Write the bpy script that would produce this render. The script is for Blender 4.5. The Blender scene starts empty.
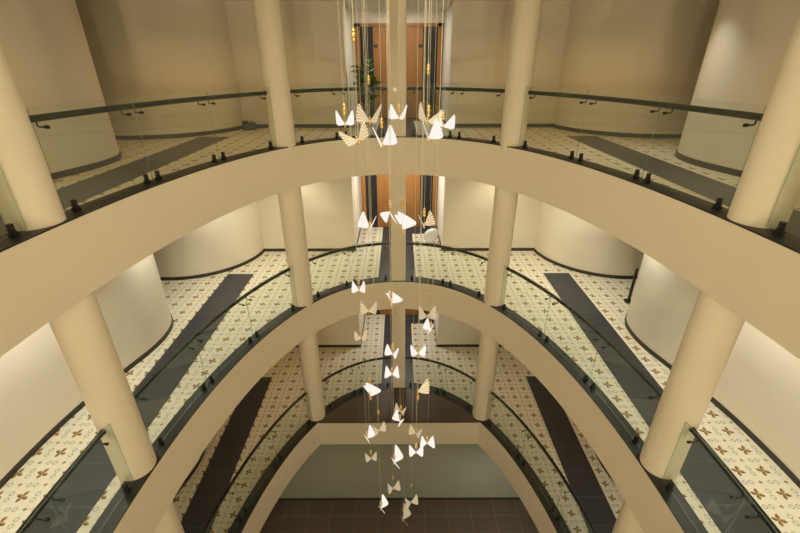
import bpy, bmesh, math, random
from mathutils import Vector, Matrix, Euler
random.seed(7)
S = bpy.context.scene
C = S.collection
PI = math.pi

# ------------------------------------------------------------------ measures
H = 3.4            # storey height
T = 0.787          # depth of the balcony edge
CL = H - T         # clear ceiling height
LEV = [0.0, -H, -2 * H]
GROUND = -10.2
EA, EB, EYC, EN = 3.2443, 6.2995, 2.5998, 2.1707     # plan curve of the void
XO, YF, YB = 9.2, -5.2, 13.25                      # outer extent of the building part
CURB = .09           # the dark kerb under the glass stands this far above the tiles
LAND = -3.45                                        # landing edge behind the viewer
CHORD = 7.69

# ------------------------------------------------------------------ materials
def mat(name):
    m = bpy.data.materials.new(name); m.use_nodes = True
    nt = m.node_tree
    return m, nt, nt.nodes, nt.links, nt.nodes['Principled BSDF']

def plain(name, col, rough=0.5, metal=0.0, spec=0.5, noise=0.0, nscale=6.0, bump=0.0):
    m, nt, N, L, b = mat(name)
    b.inputs['Base Color'].default_value = (*col, 1)
    b.inputs['Roughness'].default_value = rough
    b.inputs['Metallic'].default_value = metal
    b.inputs['Specular IOR Level'].default_value = spec
    if noise or bump:
        tc = N.new('ShaderNodeTexCoord'); nz = N.new('ShaderNodeTexNoise')
        nz.inputs['Scale'].default_value = nscale; nz.inputs['Detail'].default_value = 4
        L.new(tc.outputs['Object'], nz.inputs['Vector'])
        if noise:
            r = N.new('ShaderNodeValToRGB')
            r.color_ramp.elements[0].position = 0.3; r.color_ramp.elements[1].position = 0.7
            r.color_ramp.elements[0].color = (*[c * (1 - noise) for c in col], 1)
            r.color_ramp.elements[1].color = (*[min(1, c * (1 + noise)) for c in col], 1)
            L.new(nz.outputs['Fac'], r.inputs['Fac']); L.new(r.outputs['Color'], b.inputs['Base Color'])
        if bump:
            bp = N.new('ShaderNodeBump'); bp.inputs['Strength'].default_value = bump
            L.new(nz.outputs['Fac'], bp.inputs['Height']); L.new(bp.outputs['Normal'], b.inputs['Normal'])
    return m

class G:
    """small helper to chain math nodes"""
    def __init__(s, nt): s.nt = nt; s.N = nt.nodes; s.L = nt.links
    def m(s, op, a, b=None, c=None, clamp=False):
        n = s.N.new('ShaderNodeMath'); n.operation = op; n.use_clamp = clamp
        for i, v in enumerate((a, b, c)):
            if v is None: continue
            if isinstance(v, (int, float)): n.inputs[i].default_value = v
            else: s.L.new(v, n.inputs[i])
        return n.outputs[0]
    def lt(s, a, b, w):                 # soft a<b
        return s.m('SMOOTH_MIN', 1.0, s.m('MULTIPLY', s.m('SUBTRACT', s.m('ADD', b, w), a), 0.5 / w, clamp=True), 0.0)
    def mix(s, f, c1, c2):
        n = s.N.new('ShaderNodeMix'); n.data_type = 'RGBA'
        for k, v in (('Factor', f), ('A', c1), ('B', c2)):
            sock = [i for i in n.inputs if i.name == k and (i.type == ('VALUE' if k == 'Factor' else 'RGBA'))][0]
            if isinstance(v, tuple): sock.default_value = (*v, 1)
            elif isinstance(v, (int, float)): sock.default_value = v
            else: s.L.new(v, sock)
        return [o for o in n.outputs if o.type == 'RGBA'][0]

def tile_material():
    m, nt, N, L, b = mat('patterned_cement_tile')
    g = G(nt)
    tc = N.new('ShaderNodeTexCoord'); sp = N.new('ShaderNodeSeparateXYZ')
    L.new(tc.outputs['Object'], sp.inputs[0])
    P = 0.3286
    u = g.m('SUBTRACT', g.m('FRACT', g.m('ADD', g.m('DIVIDE', sp.outputs[0], P), 100.5 - 0.70)), 0.5)
    v = g.m('SUBTRACT', g.m('FRACT', g.m('ADD', g.m('DIVIDE', sp.outputs[1], P), 100.5 - 0.33)), 0.5)
    cream = (0.80, 0.755, 0.65)
    nz = N.new('ShaderNodeTexNoise'); nz.inputs['Scale'].default_value = 9; nz.inputs['Detail'].default_value = 3
    L.new(tc.outputs['Object'], nz.inputs['Vector'])
    col = g.mix(nz.outputs['Fac'], (0.67, 0.63, 0.495), (0.76, 0.73, 0.61))
    # scrolls: rings around points beside the small diamonds and on the tile sides
    def ring(cx, cy, rad, w):
        du = g.m('SUBTRACT', u, cx); dv = g.m('SUBTRACT', v, cy)
        d = g.m('SQRT', g.m('ADD', g.m('MULTIPLY', du, du), g.m('MULTIPLY', dv, dv)))
        return g.lt(g.m('ABSOLUTE', g.m('SUBTRACT', d, rad)), w, 0.008)
    grey = (0.22, 0.225, 0.235)
    r = None
    for cx, cy, rad in ((.125, .5, .082), (-.125, .5, .082), (.125, -.5, .082), (-.125, -.5, .07),
                        (.5, .125, .082), (.5, -.125, .082), (-.5, .125, .082), (-.5, -.125, .082)):
        q = ring(cx, cy, rad, .015)
        r = q if r is None else g.m('MAXIMUM', r, q)
    col = g.mix(g.m('MULTIPLY', r, .85), col, grey)
    au = g.m('ABSOLUTE', u); av = g.m('ABSOLUTE', v)
    # small brown diamonds where four tiles meet
    d1 = g.lt(g.m('ADD', g.m('SUBTRACT', .5, au), g.m('SUBTRACT', .5, av)), .075, .008)
    col = g.mix(d1, col, (0.20, 0.12, 0.05))
    # four petals on the diagonals: each a pointed lens
    ca, sa = math.cos(math.radians(-18)), math.sin(math.radians(-18))
    p = g.m('ADD', g.m('MULTIPLY', u, ca), g.m('MULTIPLY', v, sa)); q = g.m('SUBTRACT', g.m('MULTIPLY', v, ca), g.m('MULTIPLY', u, sa))
    def petal(along, across):
        t = g.m('MINIMUM', g.m('DIVIDE', g.m('ABSOLUTE', along), .265), 1.0)
        w = g.m('SUBTRACT', g.m('MULTIPLY', g.m('MULTIPLY', t, g.m('SUBTRACT', 1.0, t)), .32), .006)
        return g.lt(g.m('ABSOLUTE', across), w, .008)
    f1 = petal(p, q); f2 = petal(q, p)
    c1 = g.mix(g.lt(q, 0.0, .004), (0.38, 0.22, 0.07), (0.11, 0.07, 0.03))
    c2 = g.mix(g.lt(p, 0.0, .004), (0.38, 0.22, 0.07), (0.11, 0.07, 0.03))
    col = g.mix(f1, col, c1); col = g.mix(f2, col, c2)
    # joints
    e = g.m('MAXIMUM', g.lt(g.m('SUBTRACT', .5, au), .008, .004), g.lt(g.m('SUBTRACT', .5, av), .008, .004))
    col = g.mix(g.m('MULTIPLY', e, .45), col, (0.35, 0.31, 0.25))
    L.new(col, b.inputs['Base Color'])
    b.inputs['Roughness'].default_value = 0.42
    b.inputs['Specular IOR Level'].default_value = 0.35
    return m

def grid_tile(name, base, grout, px, py, ox=0.0, oy=0.0, rough=0.35, gw=0.012, var=0.18):
    m, nt, N, L, b = mat(name); g = G(nt)
    tc = N.new('ShaderNodeTexCoord'); sp = N.new('ShaderNodeSeparateXYZ'); L.new(tc.outputs['Object'], sp.inputs[0])
    U = g.m('ADD', g.m('DIVIDE', g.m('SUBTRACT', sp.outputs[0], ox), px), 50.0)
    V = g.m('ADD', g.m('DIVIDE', g.m('SUBTRACT', sp.outputs[1], oy), py), 50.0)
    cb = N.new('ShaderNodeCombineXYZ'); L.new(g.m('FLOOR', U), cb.inputs[0]); L.new(g.m('FLOOR', V), cb.inputs[1])
    wn = N.new('ShaderNodeTexWhiteNoise'); L.new(cb.outputs[0], wn.inputs['Vector'])
    nz = N.new('ShaderNodeTexNoise'); nz.inputs['Scale'].default_value = 5; nz.inputs['Detail'].default_value = 5
    L.new(tc.outputs['Object'], nz.inputs['Vector'])
    f = g.m('ADD', g.m('MULTIPLY', wn.outputs['Value'], .6), g.m('MULTIPLY', nz.outputs['Fac'], .4))
    col = g.mix(f, tuple(c * (1 - var) for c in base), tuple(c * (1 + var) for c in base))
    au = g.m('ABSOLUTE', g.m('SUBTRACT', g.m('FRACT', U), .5)); av = g.m('ABSOLUTE', g.m('SUBTRACT', g.m('FRACT', V), .5))
    e = g.m('MAXIMUM', g.lt(g.m('MULTIPLY', g.m('SUBTRACT', .5, au), px), gw * .5, .004), g.lt(g.m('MULTIPLY', g.m('SUBTRACT', .5, av), py), gw * .5, .004))
    col = g.mix(g.m('MULTIPLY', e, .7), col, grout)
    L.new(col, b.inputs['Base Color'])
    b.inputs['Roughness'].default_value = rough
    return m

def glass_material(name, tint, facing=0.60, base=0.035, painted_haze=0.012):
    m = bpy.data.materials.new(name); m.use_nodes = True
    nt = m.node_tree; N = nt.nodes; L = nt.links; N.clear(); g = G(nt)
    out = N.new('ShaderNodeOutputMaterial'); tr = N.new('ShaderNodeBsdfTransparent'); gl = N.new('ShaderNodeBsdfGlossy')
    tr.inputs['Color'].default_value = (*tint, 1); gl.inputs['Roughness'].default_value = 0.02
    gl.inputs['Color'].default_value = (.92, 1, .96, 1)
    lw = N.new('ShaderNodeLayerWeight'); lw.inputs['Blend'].default_value = 0.5
    f = g.m('ADD', g.m('MULTIPLY', g.m('POWER', lw.outputs['Facing'], 4.0), facing), base)
    mx = N.new('ShaderNodeMixShader'); L.new(f, mx.inputs[0]); L.new(tr.outputs[0], mx.inputs[1]); L.new(gl.outputs[0], mx.inputs[2])
    df = N.new('ShaderNodeBsdfDiffuse'); df.inputs['Color'].default_value = (.66, .86, .76, 1)  # pale diffuse share painted in, imitates haze reflected from lit walls
    m2 = N.new('ShaderNodeMixShader'); m2.inputs[0].default_value = painted_haze
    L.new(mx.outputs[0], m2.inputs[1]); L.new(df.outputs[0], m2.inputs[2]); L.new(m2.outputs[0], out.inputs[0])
    return m

def wing_material(name, lit):
    """engraved acrylic; ribs fan out from the wing's root"""
    m = bpy.data.materials.new(name); m.use_nodes = True
    nt = m.node_tree; N = nt.nodes; L = nt.links; N.clear(); g = G(nt)
    out = N.new('ShaderNodeOutputMaterial')
    tc = N.new('ShaderNodeTexCoord'); sp = N.new('ShaderNodeSeparateXYZ'); L.new(tc.outputs['Object'], sp.inputs[0])
    ang = g.m('ARCTAN2', sp.outputs[1], g.m('ADD', g.m('ABSOLUTE', sp.outputs[0]), .03))
    rib = g.m('POWER', g.m('ABSOLUTE', g.m('SINE', g.m('MULTIPLY', ang, 16.0))), 8.0)
    if lit:
        em = N.new('ShaderNodeEmission')
        L.new(g.mix(rib, (1.0, .90, .80), (1.0, .94, .87)), em.inputs['Color'])
        L.new(g.m('ADD', g.m('MULTIPLY', rib, .14), .86), em.inputs['Strength'])
        L.new(em.outputs[0], out.inputs[0])
    else:
        tr = N.new('ShaderNodeBsdfTransparent'); tr.inputs['Color'].default_value = (.95, .94, .90, 1)
        df = N.new('ShaderNodeBsdfTranslucent'); df.inputs['Color'].default_value = (.95, .88, .74, 1)
        d2 = N.new('ShaderNodeBsdfDiffuse'); d2.inputs['Color'].default_value = (.95, .88, .74, 1)
        em = N.new('ShaderNodeEmission'); em.inputs['Color'].default_value = (1, .88, .68, 1)  # faint glow added so the unlit wings look luminous
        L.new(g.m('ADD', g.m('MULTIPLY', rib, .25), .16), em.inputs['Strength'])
        ad = N.new('ShaderNodeMixShader'); ad.inputs[0].default_value = .5
        L.new(df.outputs[0], ad.inputs[1]); L.new(d2.outputs[0], ad.inputs[2])
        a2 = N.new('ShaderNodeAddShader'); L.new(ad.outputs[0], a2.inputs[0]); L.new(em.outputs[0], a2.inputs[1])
        mx = N.new('ShaderNodeMixShader'); L.new(g.m('ADD', g.m('MULTIPLY', rib, .4), .36), mx.inputs[0])
        L.new(tr.outputs[0], mx.inputs[1]); L.new(a2.outputs[0], mx.inputs[2]); L.new(mx.outputs[0], out.inputs[0])
    return m

def wood_material():
    m, nt, N, L, b = mat('oak_veneer')
    tc = N.new('ShaderNodeTexCoord'); mp = N.new('ShaderNodeMapping'); nz = N.new('ShaderNodeTexNoise'); r = N.new('ShaderNodeValToRGB')
    mp.inputs['Scale'].default_value = (14, 14, .7); nz.inputs['Scale'].default_value = 2.0; nz.inputs['Detail'].default_value = 6
    L.new(tc.outputs['Object'], mp.inputs[0]); L.new(mp.outputs[0], nz.inputs['Vector']); L.new(nz.outputs['Fac'], r.inputs[0])
    r.color_ramp.elements[0].position = .3; r.color_ramp.elements[0].color = (.27, .115, .028, 1)
    r.color_ramp.elements[1].position = .7; r.color_ramp.elements[1].color = (.36, .16, .042, 1)
    L.new(r.outputs[0], b.inputs['Base Color']); b.inputs['Roughness'].default_value = .4
    return m

M = {}
M['wall'] = plain('cream_wall_paint', (.75, .70, .60), .85, spec=.2, noise=.015, nscale=2.0)
M['plaster'] = plain('cream_plaster_edge', (.77, .685, .54), .85, spec=.2, noise=.015, nscale=1.5)
M['ceiling'] = plain('white_ceiling_paint', (.80, .77, .70), .9, spec=.1)
M['green'] = plain('sage_wall_paint', (.33, .34, .26), .8, spec=.2, noise=.03, nscale=1.2)
M['tile'] = tile_material()
M['stone'] = plain('dark_border_stone', (.016, .017, .015), .45, noise=.2, nscale=7)
M['strip'] = grid_tile('charcoal_paving', (.036, .038, .048), (.12, .12, .13), 20.0, 0.62, ox=-10.0, oy=.15, rough=.42, gw=.012)
M['brown'] = grid_tile('brown_floor_tile', (.10, .072, .054), (.20, .16, .12), .667, .51, ox=.05, oy=7.97, rough=.4, gw=.016)
M['umber'] = grid_tile('umber_ledge_tile', (.075, .053, .034), (.13, .095, .065), .667, .30, ox=.3, oy=7.9, rough=.45, gw=.010)
M['skirt'] = plain('dark_brown_skirting', (.035, .027, .020), .5)
M['black'] = plain('black_powder_coat', (.010, .010, .009), .42)
M['rail'] = plain('dark_bronze_rail', (.010, .010, .008), .38, metal=.3)
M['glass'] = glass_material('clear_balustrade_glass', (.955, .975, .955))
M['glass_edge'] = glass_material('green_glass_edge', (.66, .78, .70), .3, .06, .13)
M['wood'] = wood_material()
M['panel'] = plain('black_fluted_panel', (.018, .018, .02), .3)
M['gold'] = plain('polished_brass', (.95, .66, .22), .38, metal=1.0)
M['wire'] = plain('pale_steel_wire', (.66, .60, .47), .5, metal=.0)
M['lit'] = wing_material('lit_engraved_acrylic', True)
M['dim'] = wing_material('unlit_acrylic_added_glow', False)
M['leaf'] = plain('glossy_green_leaf', (.10, .21, .035), .45, noise=.4, nscale=5)
M['pot'] = plain('dark_plant_pot', (.05, .045, .04), .5)
M['soil'] = plain('potting_soil', (.03, .02, .012), .95)
M['stem'] = plain('green_brown_stem', (.12, .10, .04), .7)
M['white'] = plain('white_chair_shell', (.80, .82, .84), .4)
M['steel'] = plain('brushed_steel', (.55, .52, .46), .35, metal=1.0)

# ------------------------------------------------------------------ mesh helpers
class MB:
    def __init__(s): s.v = []; s.f = []; s.mi = []
    def quad(s, a, b, c, d, mi=0):
        i = len(s.v); s.v += [tuple(a), tuple(b), tuple(c), tuple(d)]; s.f.append((i, i + 1, i + 2, i + 3)); s.mi.append(mi)
    def box(s, x0, x1, y0, y1, z0, z1, mi=0, M4=None):
        p = [Vector((x, y, z)) for z in (z0, z1) for y in (y0, y1) for x in (x0, x1)]
        if M4: p = [M4 @ q for q in p]
        i = len(s.v); s.v += [tuple(q) for q in p]
        for f in ((0, 2, 3, 1), (4, 5, 7, 6), (0, 1, 5, 4), (2, 6, 7, 3), (0, 4, 6, 2), (1, 3, 7, 5)):
            s.f.append(tuple(i + k for k in f)); s.mi.append(mi)
    def prism(s, poly, z0, z1, mi=0, caps=True):
        i = len(s.v); n = len(poly)
        s.v += [(x, y, z0) for x, y in poly] + [(x, y, z1) for x, y in poly]
        for k in range(n):
            k2 = (k + 1) % n; s.f.append((i + k, i + k2, i + n + k2, i + n + k)); s.mi.append(mi)
        if caps:
            s.f.append(tuple(i + k for k in reversed(range(n)))); s.f.append(tuple(i + n + k for k in range(n))); s.mi += [mi, mi]
    def tube(s, pts, r, seg=10, cap=True, mi=0, radii=None):
        pts = [Vector(p) for p in pts]; i = len(s.v); n = len(pts)
        up = None
        for k, p in enumerate(pts):
            d = (pts[min(k + 1, n - 1)] - pts[max(k - 1, 0)]).normalized()
            if up is None: up = Vector((0, 0, 1)) if abs(d.z) < .9 else Vector((1, 0, 0))
            a = d.cross(up).normalized(); b2 = a.cross(d).normalized(); up = b2
            rr = radii[k] if radii else r
            for j in range(seg):
                t = 2 * PI * j / seg; s.v.append(tuple(p + a * math.cos(t) * rr + b2 * math.sin(t) * rr))
        for k in range(n - 1):
            for j in range(seg):
                j2 = (j + 1) % seg
                s.f.append((i + k * seg + j, i + k * seg + j2, i + (k + 1) * seg + j2, i + (k + 1) * seg + j)); s.mi.append(mi)
        if cap:
            s.f.append(tuple(i + j for j in reversed(range(seg)))); s.f.append(tuple(i + (n - 1) * seg + j for j in range(seg))); s.mi += [mi, mi]
    def lathe(s, prof, seg=16, off=(0, 0, 0), mi=0):
        i = len(s.v); n = len(prof)
        for r, z in prof:
            for j in range(seg):
                t = 2 * PI * j / seg; s.v.append((off[0] + r * math.cos(t), off[1] + r * math.sin(t), off[2] + z))
        for k in range(n - 1):
            for j in range(seg):
                j2 = (j + 1) % seg
                s.f.append((i + k * seg + j, i + k * seg + j2, i + (k + 1) * seg + j2, i + (k + 1) * seg + j)); s.mi.append(mi)
        s.f.append(tuple(i + j for j in reversed(range(seg)))); s.f.append(tuple(i + (n - 1) * seg + j for j in range(seg))); s.mi += [mi, mi]
    def mesh(s, name, mats):
        me = bpy.data.meshes.new(name); me.from_pydata(s.v, [], s.f)
        for m_ in (mats if isinstance(mats, (list, tuple)) else [mats]): me.materials.append(m_)
        me.polygons.foreach_set('material_index', s.mi)
        bm = bmesh.new(); bm.from_mesh(me); bmesh.ops.remove_doubles(bm, verts=bm.verts, dist=1e-5); bmesh.ops.recalc_face_normals(bm, faces=bm.faces); bm.to_mesh(me); bm.free()
        me.update(); return me
    def obj(s, name, mats, parent=None, smooth=False):
        return link(name, s.mesh(name, mats), parent, smooth)

def link(name, me, parent=None, smooth=False):
    o = bpy.data.objects.new(name, me); C.objects.link(o)
    if parent: o.parent = parent
    if smooth:
        for p in me.polygons: p.use_smooth = True
        try: me.set_sharp_from_angle(angle=math.radians(40))
        except Exception: pass
    return o
def bevel(o, w, seg=2):
    b = o.modifiers.new('edge', 'BEVEL'); b.width = w; b.segments = seg; b.limit_method = 'ANGLE'; return o
def empty(name, loc):
    o = bpy.data.objects.new(name, None); o.empty_display_size = .1; o.location = loc; C.objects.link(o); return o
def tag(o, label, cat=None, group=None, kind=None):
    o['label'] = label
    if cat: o['category'] = cat
    if group: o['group'] = group
    if kind: o['kind'] = kind
    return o
def struct(o, label=None, cat=None):
    o['kind'] = 'structure'
    if label: o['label'] = label
    if cat: o['category'] = cat
    return o

# ------------------------------------------------------------------ plan curve
def ept(ph):
    c, s = math.cos(ph), math.sin(ph); e = 2 / EN
    return (EA * math.copysign(abs(c) ** e, c), EYC + EB * math.copysign(abs(s) ** e, s))
_raw = [ept(math.radians(-89.5 + k * .2)) for k in range(int(359 / .2) + 1)]
# resample at even arc length
def resample(p, step):
    out = [p[0]]; acc = 0.0
    for a, b in zip(p, p[1:]):
        d = math.dist(a, b); pos = step - acc
        while pos <= d:
            t = pos / d; out.append((a[0] + (b[0] - a[0]) * t, a[1] + (b[1] - a[1]) * t)); pos += step
        acc = (acc + d) % step
    return out
_raw = [p for p in resample(_raw, .06) if p[1] >= LAND]
def offset(pts, d):
    out = []; n = len(pts)
    for k in range(n):
        a = pts[max(k - 1, 0)]; b = pts[min(k + 1, n - 1)]
        tx, ty = b[0] - a[0], b[1] - a[1]; l = math.hypot(tx, ty)
        out.append((pts[k][0] + ty / l * d, pts[k][1] - tx / l * d))
    return out
EDGE = _raw                           # right side first, over the back, to the left side
BORDER = offset(EDGE, .26)
GLASS = offset(EDGE, .135)
RAIL = offset(EDGE, .225)

def ring_solid(mb, cur, z0, z1, mi=0):
    """flat solid between the curve `cur` and the outer walls (open at the landing)"""
    A = max(abs(p[0]) for p in cur)
    for p, q in zip(cur, cur[1:]):
        def ext(r): return (r[0], YB) if r[1] >= EYC else (math.copysign(A, r[0]), r[1])
        pe, qe = ext(p), ext(q)
        if (p[1] >= EYC) != (q[1] >= EYC): 
            if p[1] < EYC: pe = (math.copysign(A, p[0]), p[1])
            pe = (p[0], p[1]) if p[1] < EYC else pe; qe = (q[0], q[1]) if q[1] < EYC else qe
            continue_flag = True
        for z in (z0, z1):
            mb.quad((*p, z), (*q, z), (*qe, z), (*pe, z), mi)
        mb.quad((*p, z0), (*q, z0), (*q, z1), (*p, z1), mi)
    for sgn in (1, -1):
        x0, x1 = sorted((sgn * A, sgn * XO))
        for z in (z0, z1): mb.quad((x0, YF, z), (x1, YF, z), (x1, YB, z), (x0, YB, z), mi)

# ------------------------------------------------------------------ plan of the walls
def arc(cx, cy, r, a0, a1, n=20):
    return [(cx + r * math.cos(math.radians(a0 + (a1 - a0) * k / n)), cy + r * math.sin(math.radians(a0 + (a1 - a0) * k / n))) for k in range(n + 1)]
def crom(P, n=6):
    out = []
    for k in range(len(P) - 1):
        p0, p1, p2, p3 = P[max(k - 1, 0)], P[k], P[k + 1], P[min(k + 2, len(P) - 1)]
        for j in range(n):
            t = j / n
            out.append(tuple(.5 * (2 * p1[i] + (p2[i] - p0[i]) * t + (2 * p0[i] - 5 * p1[i] + 4 * p2[i] - p3[i]) * t * t + (3 * p1[i] - p0[i] - 3 * p2[i] + p3[i]) * t ** 3) for i in range(len(p1))))
    out.append(tuple(P[-1])); return out
BACKLINE = [(1.243, 12.86), (1.243, 10.915), (3.85, 10.915)] + arc(5.73, 11.035, 1.875, 183.5, 270, 26) + [(XO, 9.16)]
FRONTLINE = [(XO, 7.85)] + crom([(5.706, 7.846), (5.248, 7.765), (4.891, 7.52), (4.667, 7.153), (4.596, 6.746), (4.626, 6.338), (4.728, 5.91), (4.85, 5.452), (4.973, 4.942), (5.044, 4.382), (5.075, 3.77), (5.08, 3.057)], 5) + [(5.08, YF)]
def mir(P, s): return [(s * min(x + (.03 if s > 0 and x > 2 else 0), XO), y) for x, y in P]

def skirting(line, z, name, h=.085, t=.018):
    """dark skirting along the room side of a wall line (x>0 lines: room lies towards the left of travel)"""
    return offset(line, t)

for li, z in enumerate(LEV):
    top = z + CL; zf = z - CURB
    # slab with its curved edge
    mb = MB(); IN_ = offset(EDGE, .03); ring_solid(mb, IN_, z - T, z - CURB - .014)
    for (a, b), (c, d) in zip(zip(EDGE, EDGE[1:]), zip(IN_, IN_[1:])):
        mb.quad((*a, z - T), (*b, z - T), (*d, z - T), (*c, z - T))
        mb.quad((*a, z - T), (*b, z - T), (*b, z - .018), (*a, z - .018)); mb.quad((*a, z - .018), (*b, z - .018), (*d, z - .018), (*c, z - .018))
    struct(mb.obj('slab', M['plaster']), 'cream curved balcony edge of the %s gallery' % ('upper', 'middle', 'lowest')[li])
    mb = MB(); ring_solid(mb, BORDER, z - CURB - .014, z - CURB)
    struct(mb.obj('floor', M['tile']), 'cream cement tiles with brown four petal flowers on the %s gallery' % ('upper', 'middle', 'lowest')[li])
    mb = MB()
    for (a, b), (c, d) in zip(zip(EDGE, EDGE[1:]), zip(BORDER, BORDER[1:])):
        mb.quad((*a, z), (*b, z), (*d, z), (*c, z))
        mb.quad((*a, z - .018), (*b, z - .018), (*b, z), (*a, z))
        mb.quad((*c, z - CURB - .014), (*d, z - CURB - .014), (*d, z), (*c, z))
    struct(mb.obj('trim_1', M['stone']), 'dark stone border along the glass')
    # landing behind the viewer
    mb = MB(); mb.box(-EA - .3, EA + .3, YF, LAND - .02, z - T, z - CURB - .02); struct(mb.obj('floor', M['plaster']))
    # charcoal paving
    for s in (1, -1):
        x0, x1 = sorted((s * 3.715, s * 4.375))
        mb = MB(); mb.box(x0, x1, YF, 9.487, z - CURB, z - CURB + .004); struct(mb.obj('trim_2', M['strip']), 'charcoal paving band through the patterned tiles')
    mb = MB(); mb.box(-.51, .43, 9.16, 12.85, z - CURB, z - CURB + .004); mb.box(.43, 1.24, 12.25, 12.85, z - CURB, z - CURB + .004)
    struct(mb.obj('trim_3', M['strip']), 'charcoal paving band leading to the doors')
    # walls
    for s, side in ((1, 'right'), (-1, 'left')):
        L_ = mir(BACKLINE, s)
        mb = MB(); mb.prism(L_ + [(s * XO, YB), (s * 1.243, YB)], z - CURB, top)
        o = struct(mb.obj('wall_back_' + side, M['wall'], smooth=True))
        F_ = mir([(x + (.07 if li == 0 and x < 6 else 0), y) for x, y in FRONTLINE], s)
        mb = MB(); mb.prism(F_ + [(s * XO, YF)], z - CURB, top)
        o = struct(mb.obj('wall_' + side, M['wall'], smooth=True))
        for nm, ln in (('baseboard_back_' + side, L_), ('baseboard_' + side, F_)):
            best = None
            of = offset(ln, .018 * s)
            # room side test: middle point must move towards the void axis
            k = len(ln) // 2
            if abs(of[k][0]) > abs(ln[k][0]): of = offset(ln, -.018 * s)
            inn = offset(of, 0)
            mb = MB()
            for k in range(len(ln) - 1):
                a, b = ln[k], ln[k + 1]; c, d = of[k], of[k + 1]
                mb.quad((*c, zf), (*d, zf), (*d, zf + .085), (*c, zf + .085))
                mb.quad((*a, zf + .085), (*b, zf + .085), (*d, zf + .085), (*c, zf + .085))
            struct(mb.obj(nm, M['skirt']), 'dark skirting along the curved wall')
    mb = MB(); mb.box(-1.243, 1.243, 12.86, YB, zf, top); struct(mb.obj('wall_back', M['wall']))

# lowest gallery: the chord ledge with its dark tiles
pts = [p for p in EDGE if p[1] >= CHORD - .02]
mb = MB(); mb.prism([(pts[0][0] + .03, CHORD)] + [(p[0] * 1.01, p[1] + .03) for p in pts] + [(pts[-1][0] - .03, CHORD)], -2 * H - T, -2 * H - .03)
struct(mb.obj('slab', M['plaster']), 'straight cream ledge edge closing the lowest opening')
mb = MB(); mb.prism([(pts[0][0], CHORD - .002)] + list(pts) + [(pts[-1][0], CHORD - .002)], -2 * H - .03, -2 * H - .006)
struct(mb.obj('floor', M['umber']), 'dark umber tiled ledge in front of the lowest glass')

# shell
mb = MB(); mb.box(-XO - .2, XO + .2, YF - .2, YB + .2, CL, CL + .2); struct(mb.obj('ceiling', M['ceiling']))
for nm, b in (('wall_left', (-XO - .2, -XO, YF, YB)), ('wall_right', (XO, XO + .2, YF, YB)), ('wall_near', (-XO, XO, YF - .2, YF)), ('wall_far', (-XO, XO, YB, YB + .2))):
    mb = MB(); mb.box(*b, GROUND, CL); struct(mb.obj(nm, M['wall']))
mb = MB(); mb.box(-XO, XO, YF, YB, GROUND - .2, GROUND); struct(mb.obj('floor', M['brown']), 'dark brown square tiles of the ground floor')
mb = MB(); mb.box(-XO, XO, 7.96, 8.2, GROUND, -2 * H - T); struct(mb.obj('wall_ground', M['green']), 'plain sage green wall on the ground floor')
mb = MB(); mb.box(-XO, XO, 7.942, 7.96, GROUND, GROUND + .07); struct(mb.obj('baseboard_ground', M['skirt']))

# ------------------------------------------------------------------ doors
LV = ('upper', 'middle', 'lowest')
for li, z in enumerate(LEV):
    d = empty('door_%d' % (li + 1), (0, 12.835, z - CURB)); d.scale = (1.03, 1, 1.045); struct(d, 'oak double door with black side panels on the %s gallery' % LV[li])
    mb = MB(); mb.box(-1.14, -1.0, -.03, .02, .002, 2.31); mb.box(1.05, 1.19, -.03, .02, .002, 2.31); mb.box(-1.14, 1.19, -.03, .02, 2.24, 2.31)
    mb.obj('door_frame', M['wood'], d)
    for s in (-1, 1):
        mb = MB(); x0, x1 = sorted((s * .003, s * .66)); mb.box(x0, x1, -.01, .02, .006, 2.238); lf = mb.obj('door_leaf', M['wood'], d); bevel(lf, .004)
        mb = MB(); mb.tube([(s * .07, -.05, .85), (s * .07, -.05, 1.25)], .012); mb.box(s * .07 - .008, s * .07 + .008, -.05, -.01, .89, .91); mb.box(s * .07 - .008, s * .07 + .008, -.05, -.01, 1.19, 1.21)
        mb.obj('pull_handle', M['black'], lf)
        mb = MB(); a, b = (-.998, -.664) if s < 0 else (.664, 1.048)
        mb.box(a, b, 0, .02, .004, 2.238); n = 7
        for k in range(n):
            xx = a + (b - a) * (k + .5) / n; mb.tube([(xx, .0, .004), (xx, .0, 2.238)], .017, 8)
        mb.obj('side_panel', M['panel'], d)
        mb = MB(); mb.box(s * .60 - .05, s * .60 + .05, -.018, -.010, 1.76, 1.83); mb.obj('sign_plate', M['panel'], lf)

# ------------------------------------------------------------------ columns
def column(name, x, y, z, label, grp=None, rad=.226):
    e = empty(name, (x, y, z))
    h = CL
    mb = MB(); mb.lathe([(rad, -CURB + .001), (rad, h)], 40); mb.obj('shaft', M['plaster'], e, True)
    tag(e, label, 'column', 'round gallery columns', 'thing'); return e
for li, z in enumerate(LEV):
    for s, sd in ((-1, 'left'), (1, 'right')):
        column('round_column', s * 2.13, 7.95, z, 'slim round cream column beside the doors, %s of the square post, %s gallery' % (sd, LV[li]))
        column('round_column', s * 3.445, 3.76, z, 'round cream column near the viewer at the %s side of the %s gallery' % (sd, LV[li]))
    e = empty('square_column', (.005, 9.10, z))
    mb = MB(); mb.box(-.165, .165, -.17, .17, -CURB + .001, CL); bevel(mb.obj('shaft', M['plaster'], e), .012)
    tag(e, 'square cream post on the void edge in front of the doors, %s gallery' % LV[li], 'column', 'square posts in front of the doors', 'thing')
    if li == 0:
        mb = MB(); mb.tube([(-.06, -.17, .90), (-.06, -.176, .90)], .032, 18); pl = mb.obj('wall_plate', M['steel'], e)
        mb = MB(); mb.tube([(-.06, -.174, .90), (-.06, -.185, .90)], .012, 12); mb.obj('plate_socket', M['black'], pl)

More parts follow.
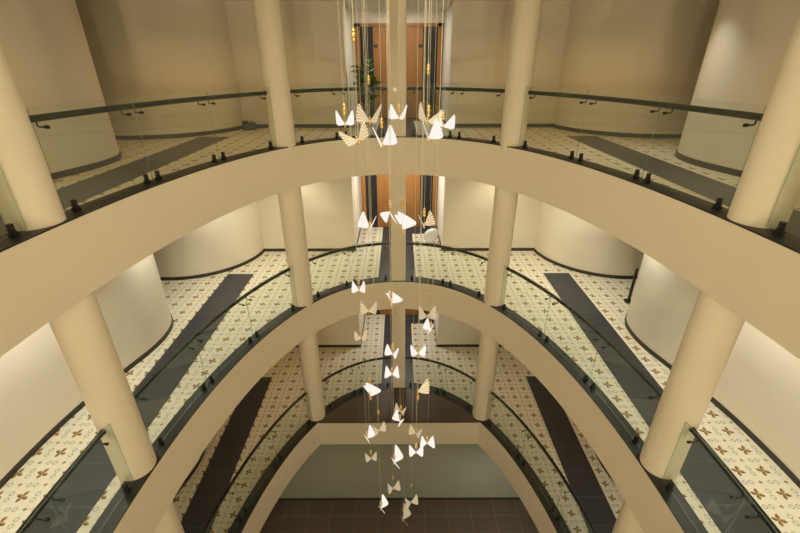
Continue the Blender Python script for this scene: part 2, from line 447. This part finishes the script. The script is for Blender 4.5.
# ------------------------------------------------------------------ glass balustrades
def arclen(P):
    s = [0.0]
    for a, b in zip(P, P[1:]): s.append(s[-1] + math.dist(a, b))
    return s
def at(P, S_, s):
    s = max(0, min(S_[-1], s)); lo, hi = 0, len(S_) - 1
    while hi - lo > 1:
        m_ = (lo + hi) // 2
        if S_[m_] <= s: lo = m_
        else: hi = m_
    t = (s - S_[lo]) / max(1e-9, S_[hi] - S_[lo]); a, b = P[lo], P[hi]
    return Vector((a[0] + (b[0] - a[0]) * t, a[1] + (b[1] - a[1]) * t, 0)), Vector((b[0] - a[0], b[1] - a[1], 0)).normalized()
SG = arclen(GLASS); SR = arclen(RAIL)
def nearest(P, S_, q):
    k = min(range(len(P)), key=lambda i: math.dist(P[i], q)); return S_[k]
def seg_bounds(q0, r0, q1, r1):
    return nearest(GLASS, SG, q0) + r0, nearest(GLASS, SG, q1) - r1

POSTS = [(sx * 2.13, 7.95) for sx in (1, -1)] + [(sx * 3.445, 3.76) for sx in (1, -1)]
def clear(p, gap):
    return all(math.dist(p.xy, c) > .226 + gap for c in POSTS) and not (abs(p.x - .005) < .165 + gap and p.y > 8.6)
def trim(P, S_, a, b, gap):
    while not clear(at(P, S_, a)[0], gap) and a < b: a += .004
    while not clear(at(P, S_, b)[0], gap) and b > a: b -= .004
    return a, b
clamp_mesh = None; bracket_mesh = None
def make_clamp():
    mb = MB(); mb.box(-.018, .018, -.020, .020, .004, .120); mb.box(-.029, .029, -.029, .029, 0, .040)
    mb.tube([(0, -.030, .055), (0, .030, .055)], .016, 12)
    return mb.mesh('clamp', M['black'])
def make_bracket():
    # local y points to the walkway; glass plane at y=0, rail at y=.09, z is measured from the rail's centre
    mb = MB()
    mb.tube([(0, -.020, -.075), (0, -.006, -.075)], .017, 14); mb.tube([(0, .006, -.075), (0, .018, -.075)], .016, 14)
    mb.tube([(0, .018, -.075), (0, .078, -.075), (0, .088, -.068), (0, .09, -.055), (0, .09, -.016)], .008, 8)
    return mb.mesh('rail_bracket', M['black'])
clamp_mesh = make_clamp(); bracket_mesh = make_bracket()

def balustrade(li, z, s0, s1, cuts, label, end_caps, clamp_ends=(.14, .14)):
    s0, s1 = trim(GLASS, SG, s0, s1, .014)
    root = empty('glass_balustrade', (*at(GLASS, SG, (s0 + s1) / 2)[0].xy, z))
    off = Vector((root.location.x, root.location.y, 0))
    tag(root, label, 'railing', 'curved glass railings')
    bounds = [s0] + [s0 + (s1 - s0) * c for c in cuts] + [s1]
    fix = []
    for a, b in zip(bounds, bounds[1:]):
        a2, b2 = a + .006, b - .006
        n = max(4, int((b2 - a2) / .12)); mb = MB(); i0 = 0
        ring = []
        for k in range(n + 1):
            p, t = at(GLASS, SG, a2 + (b2 - a2) * k / n); nrm = Vector((t.y, -t.x, 0))
            i, o = p - nrm * .006 - off, p + nrm * .006 - off
            ring.append(((i.x, i.y), (o.x, o.y)))
        zb, zt = .020, 1.012
        for (i, o), (i2, o2) in zip(ring, ring[1:]):
            mb.quad((*i, zb), (*i2, zb), (*i2, zt), (*i, zt), 0); mb.quad((*o, zb), (*o2, zb), (*o2, zt), (*o, zt), 0)
            mb.quad((*i, zt), (*i2, zt), (*o2, zt), (*o, zt), 1); mb.quad((*i, zb), (*i2, zb), (*o2, zb), (*o, zb), 1)
        for (i, o) in (ring[0], ring[-1]): mb.quad((*i, zb), (*o, zb), (*o, zt), (*i, zt), 1)
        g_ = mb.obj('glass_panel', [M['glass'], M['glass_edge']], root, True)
        fix += [a + (clamp_ends[0] if a == s0 else .10), b - (clamp_ends[1] if b == s1 else .10)]
    # handrail follows the glass on the walkway side
    r0 = nearest(RAIL, SR, at(GLASS, SG, s0)[0].xy); r1 = nearest(RAIL, SR, at(GLASS, SG, s1)[0].xy)
    r0, r1 = trim(RAIL, SR, r0 - .1 if end_caps[0] else r0, r1 + .1 if end_caps[1] else r1, .030)
    n = max(8, int((r1 - r0) / .08))
    P = [at(RAIL, SR, r0 + (r1 - r0) * k / n)[0] - off + Vector((0, 0, .905)) for k in range(n + 1)]
    mb = MB(); mb.tube(P, .033, 12); hr = mb.obj('handrail', M['rail'], root, True)
    for k, on in zip((0, -1), end_caps):
        if on:
            mb = MB(); d_ = (P[k] - P[1 if k == 0 else -2]).normalized()
            mb.tube([P[k] - d_ * .012, P[k] + d_ * .010], .036, 16); mb.obj('end_cap', M['rail'], hr, True)
    for s in fix:
        p, t = at(GLASS, SG, s); ang = math.atan2(t.y, t.x)
        c_ = link('clamp', clamp_mesh, root); c_.location = p - off; c_.rotation_euler = (0, 0, ang)
        b_ = link('rail_bracket', bracket_mesh, root); b_.location = p - off + Vector((0, 0, .905)); b_.rotation_euler = (0, 0, ang + PI)
    return root
IN = 2.13, 7.95; OU = 3.445, 3.76
for li, z in enumerate(LEV):
    for s, sd in ((1, 'right'), (-1, 'left')):
        inn = (s * IN[0], IN[1]); out = (s * OU[0], OU[1]); cen = (0, 9.09)
        sc_, si_, so_ = nearest(GLASS, SG, cen), nearest(GLASS, SG, inn), nearest(GLASS, SG, out)
        far = 0.0 if s > 0 else SG[-1]
        def seg(a, ra, b, rb, cuts, label, caps):
            # the curve runs right -> back -> left
            if s > 0: balustrade(li, z, b + rb, a - ra, [1 - c for c in reversed(cuts)], label, caps[::-1])
            else: balustrade(li, z, a + ra, b - rb, cuts, label, caps)
        seg(sc_, .12, si_, .12, [.5], 'glass railing between square post and %s slim column on the %s gallery' % (sd, LV[li]), (True, True))
        seg(si_, .12, so_, .12, [.333, .667], 'long glass railing between the two round %s columns on the %s gallery' % (sd, LV[li]), (True, True))
        La = abs(far - so_) - .23; seg(so_, .12, far, .02, [.92 / La] + [(.92 + (La - .92) * k / 4) / La for k in (1, 2, 3)], 'glass railing running from the near %s column towards the viewer, %s gallery' % (sd, LV[li]), (True, False))

# ------------------------------------------------------------------ butterfly pendants
CAM_M = None
F_ = Vector((0.00128012, 0.89773786, -0.44052821)); R_ = Vector((0.99999481, -0.00245173, -0.00209045)); U_ = Vector((0.00295673, 0.44052324, 0.89773634))
CAMPOS = Vector((0.0232207, 0, 1.3659832)); FPX = 414.4622

outline = crom([(.0, .004), (.012, -.010), (.06, -.012), (.120, -.010), (.152, .004), (.158, .030), (.146, .075), (.125, .130), (.102, .182), (.088, .203), (.074, .196), (.055, .150), (.025, .065), (.0, .004)], 3)[:-1]
def wing_mesh(m_):
    mb = MB(); mb.prism(outline, -.0022, .0022)
    return mb.mesh('wing', m_)
WM = {k: wing_mesh(M[k]) for k in ('lit', 'dim')}
def wing_basis(s, lean):
    c = math.sqrt(.5); d_ = Vector((s * c, -c, 0)); n_ = Vector((s * c, c, 0))
    u_ = (Vector((0, 0, 1)) * math.cos(lean) + n_ * math.sin(lean)).normalized(); k_ = d_.cross(u_)
    return Matrix(((d_.x, u_.x, k_.x, s * .005), (d_.y, u_.y, k_.y, 0), (d_.z, u_.z, k_.z, 0), (0, 0, 0, 1)))
def body_mesh():
    mb = MB(); mb.lathe([(.003, -.046), (.012, -.040), (.014, -.030), (.008, -.022), (.012, -.014), (.012, -.004), (.007, .004), (.006, .030), (.009, .036), (.004, .046)], 12)
    return mb.mesh('body', M['gold'])
BODY = body_mesh()
def bead_mesh():
    mb = MB(); mb.lathe([(.003, -.045), (.009, -.040), (.013, -.028), (.008, -.016), (.014, -.004), (.014, .008), (.008, .018), (.012, .028), (.006, .040), (.002, .048)], 12)
    return mb.mesh('brass_weight', M['gold'])
BEAD = bead_mesh()

def butterfly(px, py, y, lit, label, yaw=0, open_=52, pitch=0, roll=0, scale=1.0, bead=None, grp=None):
    d = F_ + R_ * ((px - 400) / FPX) + U_ * ((266.5 - py) / FPX)
    t = y / d.y; p = CAMPOS + d * t
    e = empty('butterfly_pendant', p); e['label'] = label; e['category'] = 'pendant light'
    e['group'] = grp or 'butterfly pendants hanging in the void'
    Rm = Matrix.Rotation(math.radians(yaw), 4, 'Z') @ Matrix.Rotation(math.radians(pitch), 4, 'X') @ Matrix.Rotation(math.radians(roll), 4, 'Y')
    b = link('body', BODY, e, True); b.matrix_basis = Rm @ Matrix.Scale(scale, 4)
    for s in (1, -1):
        w = link('wing', WM['lit' if lit else 'dim'], e)
        w.matrix_basis = Rm @ Matrix.Scale(scale, 4) @ (wing_basis(s, math.radians(90 - open_)) if s > 0 or open_ > 40 else Matrix.Rotation(math.radians(9), 4, 'Z') @ Matrix.Translation((-.010, -.006, 0)) @ wing_basis(1, math.radians(97 - open_)))
    mb = MB(); mb.tube([(0, 0, .006), (0, 0, CL - p.z)], .0018, 6); w = mb.obj('hanging_wire', M['wire'], e)
    zb = bead if bead is not None else .10
    for zz in ([zb] if not isinstance(zb, (list, tuple)) else zb):
        g_ = link('brass_weight', BEAD, e, True); g_.location = (0, 0, zz); g_.scale = (1.5, 1.5, 1.25)
    return e
BF = [
 # px, py, depth, lit, yaw, lean, pitch, roll, scale, bead, label
 (345, 124, 4.4, 1, 10, 68, 0, 0, 0.69, 0.14, 'glowing butterfly pendant at the far left of the top cluster'),
 (370, 121, 5.82, 0, -18, 60, 0, 0, 1.18, 0.5, 'unlit ribbed butterfly pendant with tall open wings, top cluster, left of square post'),
 (358, 140, 4.21, 0, 10, 55, 0, -25, 0.9, 0.9, 'unlit fan shaped butterfly pendant, lowest on the left of the top cluster'),
 (382, 144, 4.67, 1, 45, 65, 0, 0, 1.03, 0.22, 'glowing butterfly pendant with one edge-on wing, lowest of the top cluster'),
 (399, 118, 5.56, 1, -22, 65, 0, 0, 0.87, 0.12, 'glowing butterfly pendant in front of the square post, top cluster'),
 (427, 121, 5.13, 0, 5, 58, 0, 18, 0.99, 0.55, 'unlit fan shaped butterfly pendant in the right half of the top cluster'),
 (428, 138, 4.23, 1, 45, 72, 0, 0, 0.92, 0.25, 'glowing butterfly pendant lowest on the right of the top cluster'),
 (443, 126, 5.81, 1, 20, 68, 0, 18, 0.95, 0.13, 'glowing butterfly pendant at the far right of the top cluster'),
 (370, 227, 4.92, 1, -45, 64, 0, 0, 0.96, 0.02, 'glowing butterfly pendant before the left corridor wall, second cluster'),
 (390, 212, 4.9, 1, -45, 65, 0, 170, 0.78, 0.1, 'smaller glowing butterfly pendant directly left of the large one on the square post'),
 (402, 229, 4.71, 1, 76, 33, -11.5, 2, 1.38, 0.32, 'largest glowing butterfly pendant, one broad wing raised before the square post'),
 (424, 225, 4.7, 0, 45, 65, 0, 0, 0.84, 0.16, 'unlit butterfly pendant before the right corridor wall, second cluster'),
 (359, 290, 5.73, 1, 0, 75, 0, 0, 0.86, 0.16, 'glowing butterfly pendant over the middle glass railing at left'),
 (369, 311, 5.55, 0, 0, 65, 0, 0, 0.95, 0.35, 'faint unlit butterfly pendant on the middle balcony edge at left'),
 (391, 303, 4.47, 1, 78, 33, -10, 19, 1.12, 0.12, 'glowing butterfly pendant alone before the middle balcony edge at centre'),
 (427, 316, 5.65, 0, 0, 65, 0, 0, 1.03, 0.4, 'faint unlit butterfly pendant with tall wings on the middle balcony edge at right'),
 (431, 330, 5.32, 1, -70, 65, 0, -8, 0.87, 0.1, 'glowing butterfly pendant just under the middle balcony edge at right'),
 (418, 353, 5.46, 1, 0, 60, 0, 0, 0.87, 0.11, 'glowing butterfly pendant right of the square post on the lowest gallery'),
 (393, 354, 4.26, 1, -30, 65, 0, 0, 0.67, 0.12, 'glowing butterfly pendant before the square post, above one with upright wings'),
 (361, 338, 5.35, 0, 0, 65, 0, 0, 0.73, 0.18, 'unlit butterfly pendant before the left side of the lowest corridor opening'),
 (392, 374, 5.72, 1, 0, 80, 0, 0, 1.05, 0.1, 'glowing butterfly pendant with both wings upright on the square post'),
 (370, 396, 4.57, 1, 89, 33, -16, 27, 1.3, 0.3, 'glowing butterfly pendant before the dark ledge at left'),
 (418, 391, 4.47, 0, 20, 35, 0, 0, 0.97, -0.12, 'unlit wide butterfly pendant seen above a brass weight, right of the post'),
 (401, 411, 5.9, 0, -30, 60, 0, 0, 0.8, 0.1, 'unlit butterfly pendant directly above a glowing one over the dark ledge'),
 (400, 421, 5.11, 1, -60, 60, 0, 0, 0.86, 0.1, 'glowing butterfly pendant at centre where ledge meets cream edge'),
 (379, 430, 5.27, 0, 30, 60, 0, 0, 0.79, 0.42, 'unlit butterfly pendant crossing the straight cream edge at left'),
 (367, 438, 4.75, 1, 70, 60, 0, 10, 0.9, 0.1, 'leftmost glowing butterfly pendant before the straight cream edge'),
 (371, 458, 5.09, 0, 10, 60, 0, 0, 0.72, 0.14, 'small pale butterfly pendant with V wings at left before the green wall'),
 (416, 433, 5.84, 0, -30, 60, 0, 0, 0.9, 0.1, 'unlit butterfly pendant crossing the straight cream edge at right'),
 (416, 452, 4.01, 1, 0, 65, 0, 0, 0.73, 0.12, 'glowing V shaped butterfly pendant before the green wall at right'),
 (427, 443, 4.9, 1, 0, 80, 0, 0, 1.0, 0.1, 'glowing butterfly pendant with upright wings, rightmost over the green wall'),
 (394, 462, 4.02, 1, 78, 60, 0, 12, 1.0, 0.1, 'large glowing butterfly pendant at the top centre of the green wall'),
 (393, 488, 5.4, 0, 20, 70, 0, 0, 0.97, 0.3, 'unlit butterfly pendant low on the green wall, centre'),
 (381, 508, 4.0, 1, 78, 60, 0, 12, 0.82, 0.1, 'glowing butterfly pendant lowest of the lit ones, over the brown floor'),
 (411, 502, 4.96, 0, 20, 60, 0, 0, 0.85, 0.45, 'unlit butterfly pendant beside the floor line at right'),
 (403, 519, 5.33, 0, 78, 60, 0, 12, 1.26, 0.3, 'unlit butterfly pendant at the very bottom of the chandelier'),
]
for px, py, yy, lit, yaw, op, pit, rol, sc_, bead, lab in BF:
    butterfly(px, py, yy, lit, lab, yaw, op, pit, rol, sc_, bead)

# ------------------------------------------------------------------ small things on the galleries
# potted plant in the upper corridor
pl = empty('potted_plant', (-.80, 11.3, -CURB)); tag(pl, 'tall leafy green potted plant by the oak doors on the upper gallery', 'plant')
mb = MB(); mb.lathe([(.11, .004), (.15, .30), (.165, .32), (.165, .34), (.14, .34), (.135, .30)], 24); mb.obj('pot', M['pot'], pl, True)
mb = MB(); mb.lathe([(.133, .29), (.133, .302)], 20); mb.obj('soil', M['soil'], pl)
mb = MB(); ml = MB(); rnd = random.Random(3)
for k in range(5):
    a = k * 1.257 + .3; top_ = Vector((.20 * math.cos(a), .20 * math.sin(a), 1.02 + .11 * k))
    base_ = Vector((.04 * math.cos(a), .04 * math.sin(a), .29)); mb.tube([base_, (base_ + top_) / 2 + Vector((.02, 0, 0)), top_], .010, 7)
    for j in range(22):
        t_ = .25 + .75 * j / 21; p = base_.lerp(top_, t_); aa = rnd.uniform(0, 2 * PI); ln = rnd.uniform(.20, .32); wd = ln * .38
        dr = Vector((math.cos(aa), math.sin(aa), rnd.uniform(.2, 1.0))).normalized(); sd_ = dr.cross(Vector((0, 0, 1))).normalized()
        q0 = p; q1 = p + dr * ln * .45 + Vector((0, 0, .01)); q2 = p + dr * ln - Vector((0, 0, ln * .35)); up_ = Vector((0, 0, .0035))
        for dz in (up_, -up_):
            ml.v += [tuple(q0 + dz), tuple(q1 + sd_ * wd + dz), tuple(q2), tuple(q1 - sd_ * wd + dz)]
            i = len(ml.v); ml.f.append((i - 4, i - 3, i - 2, i - 1)); ml.mi.append(0)
mb.obj('stem', M['stem'], pl, True)
ml.obj('foliage', M['leaf'], pl)

# white round-backed chair, middle gallery
ch = empty('lounge_chair', (.95, 11.42, -H - CURB)); tag(ch, 'small white tub chair with a round shell back beside the right corridor wall, middle gallery', 'chair')
ch.rotation_euler = (0, 0, math.radians(25))
mb = MB()
rows = []
for i in range(11):
    v_ = i / 10; row = []
    for j in range(13):
        u_ = -1 + 2 * j / 12; w_ = .235 * math.sqrt(max(0.0, 1 - (2 * v_ - 1) ** 2)) + .012
        row.append(Vector((u_ * w_, -.13 + .14 * u_ * u_ - .06 * v_, .06 + .46 * v_)))
    rows.append(row)
for i in range(10):
    for j in range(12):
        a, b, c, d = rows[i][j], rows[i][j + 1], rows[i + 1][j + 1], rows[i + 1][j]
        mb.quad(a, b, c, d)
o = mb.obj('backrest', M['white'], ch, True); sm = o.modifiers.new('thick', 'SOLIDIFY'); sm.thickness = .022
mb = MB(); mb.lathe([(.05, .14), (.13, .145), (.15, .165), (.15, .205), (.13, .225), (.03, .23)], 24); mb.obj('seat', M['white'], ch, True)
for a in (45, 135, 225, 315):
    c_, s_ = math.cos(math.radians(a)), math.sin(math.radians(a))
    mb = MB(); mb.tube([(.09 * c_, .09 * s_, .15), (.13 * c_, .13 * s_, .004)], .012, 8); mb.obj('leg', M['black'], ch)

# slim black post in the right-hand passage, middle gallery
po = empty('barrier_post', (5.21, 8.08, -H - CURB)); tag(po, 'slim black post standing by the curved wall at right, middle gallery', 'post')
mb = MB(); mb.lathe([(.030, .02), (.030, .80), (.024, .82)], 16); mb.obj('shaft', M['black'], po, True)
mb = MB(); mb.lathe([(.10, .002), (.10, .014), (.035, .022)], 20); mb.obj('foot_plate', M['black'], po, True)

# small black case on the upper gallery floor
bx = empty('equipment_case', (-3.62, 10.58, -CURB)); tag(bx, 'small black case on the floor in the left back corner, upper gallery', 'case')
bx.rotation_euler = (0, 0, .3)
mb = MB(); mb.box(-.16, .16, -.10, .10, .002, .15); bevel(mb.obj('case_body', M['black'], bx), .02)
mb = MB(); mb.box(-.15, -.02, -.07, .07, .15, .21); bevel(mb.obj('lid', M['black'], bx), .015)
mb = MB(); mb.tube([(.02, 0, .15), (.03, 0, .185), (.10, 0, .185), (.11, 0, .15)], .008, 8); mb.obj('handle', M['black'], bx)

# ------------------------------------------------------------------ lights
def area(name, loc, size, power, col, sy=None, rot=(0, 0, 0), spread=180):
    l = bpy.data.lights.new(name, 'AREA'); l.energy = power; l.color = col; l.size = size
    if sy: l.shape = 'RECTANGLE'; l.size_y = sy
    else: l.shape = 'DISK'
    l.spread = math.radians(spread)
    o = bpy.data.objects.new(name, l); o.location = loc; o.rotation_euler = rot; C.objects.link(o); return o
WARM = (1.0, .85, .58); AMBER = (1.0, .58, .20); NEUT = (1.0, .88, .62); COOL = (1.0, .96, .80); CORR = (1.0, .96, .86)
def spot(loc, power, col, ang=95, blend=.7, tgt=None):
    l = bpy.data.lights.new('downlight_or_fill', 'SPOT'); l.energy = power; l.color = col; l.spot_size = math.radians(ang); l.spot_blend = blend; l.shadow_soft_size = .05
    o = bpy.data.objects.new('downlight_or_fill', l); o.location = loc; C.objects.link(o)
    if tgt: o.rotation_euler = (Vector(tgt) - Vector(loc)).to_track_quat('-Z', 'Y').to_euler()
    return o
area('atrium_light', (0, 3.6, CL - .03), 2.5, 72, WARM, 4.5)
for zz, pw in ((2.1, 26), (.95, 190), (-2.4, 240), (-4.2, 90), (-5.6, 40)):     # unseen fill lamps added behind the viewer to even out the balcony edges
    for xx in (-1.6, 0, 1.6):
        o = spot((xx, YF + .06, zz), pw, WARM, 170, .3, (xx * .6, 9, zz - .8)); o.data.shadow_soft_size = .22
for li, z in enumerate(LEV):
    zc = z + CL - .02
    area('corridor_light', (0, 11.7, zc), .5, (26, 52, 34)[li], CORR)
    for s in (1, -1):
        if li == 1:
            L_ = ((2.7, 10.2, 78, NEUT, 130), (4.0, 9.15, 80, COOL, 120), (4.15, 6.9, 85, COOL, 120), (4.35, 4.4, 100, COOL, 120), (4.35, 2.2, 95, COOL, 120), (3.0, 8.6, 50, NEUT, 120))
        elif li == 0:
            L_ = ((2.7, 9.6, 30, AMBER, 140), (4.0, 8.2, 32, AMBER, 140), (4.25, 4.6, 34, AMBER, 130))
        elif s < 0:
            L_ = ((2.7, 9.6, 20, AMBER, 140), (4.0, 8.2, 20, AMBER, 140), (4.2, 4.2, 18, NEUT, 120))
        else:
            L_ = ((2.7, 9.6, 20, NEUT, 140), (4.0, 8.2, 24, AMBER, 140), (4.2, 4.8, 52, COOL, 130))
        for x, y, w, c, a in L_: spot((s * x, y, zc), w, c, a, .8)
spot((4.10, 6.9, CL - .02), 60, COOL, 90, .8)
area('ground_light', (2.9, 5.6, -2 * H - T - .02), .5, 40, COOL)
area('ground_light', (-2.6, 5.6, -2 * H - T - .02), .5, 15, WARM)

W = bpy.data.worlds.new('World'); S.world = W; W.use_nodes = True
W.node_tree.nodes['Background'].inputs[0].default_value = (.02, .016, .01, 1)

# ------------------------------------------------------------------ camera
cam = bpy.data.cameras.new('camera'); co = bpy.data.objects.new('camera', cam); C.objects.link(co); S.camera = co
cam.sensor_width = 36; cam.lens = FPX / 800 * 36; cam.clip_start = .02
co.matrix_world = Matrix(((R_.x, U_.x, -F_.x, CAMPOS.x), (R_.y, U_.y, -F_.y, CAMPOS.y), (R_.z, U_.z, -F_.z, CAMPOS.z), (0, 0, 0, 1)))

S.view_settings.view_transform = 'Standard'; S.view_settings.look = 'None'; S.view_settings.gamma = 1.0; S.view_settings.exposure = 0.17
S.view_settings.use_curve_mapping = False
S.cycles.max_bounces = 10; S.cycles.transparent_max_bounces = 32; S.cycles.diffuse_bounces = 5
S.cycles.use_denoising = True
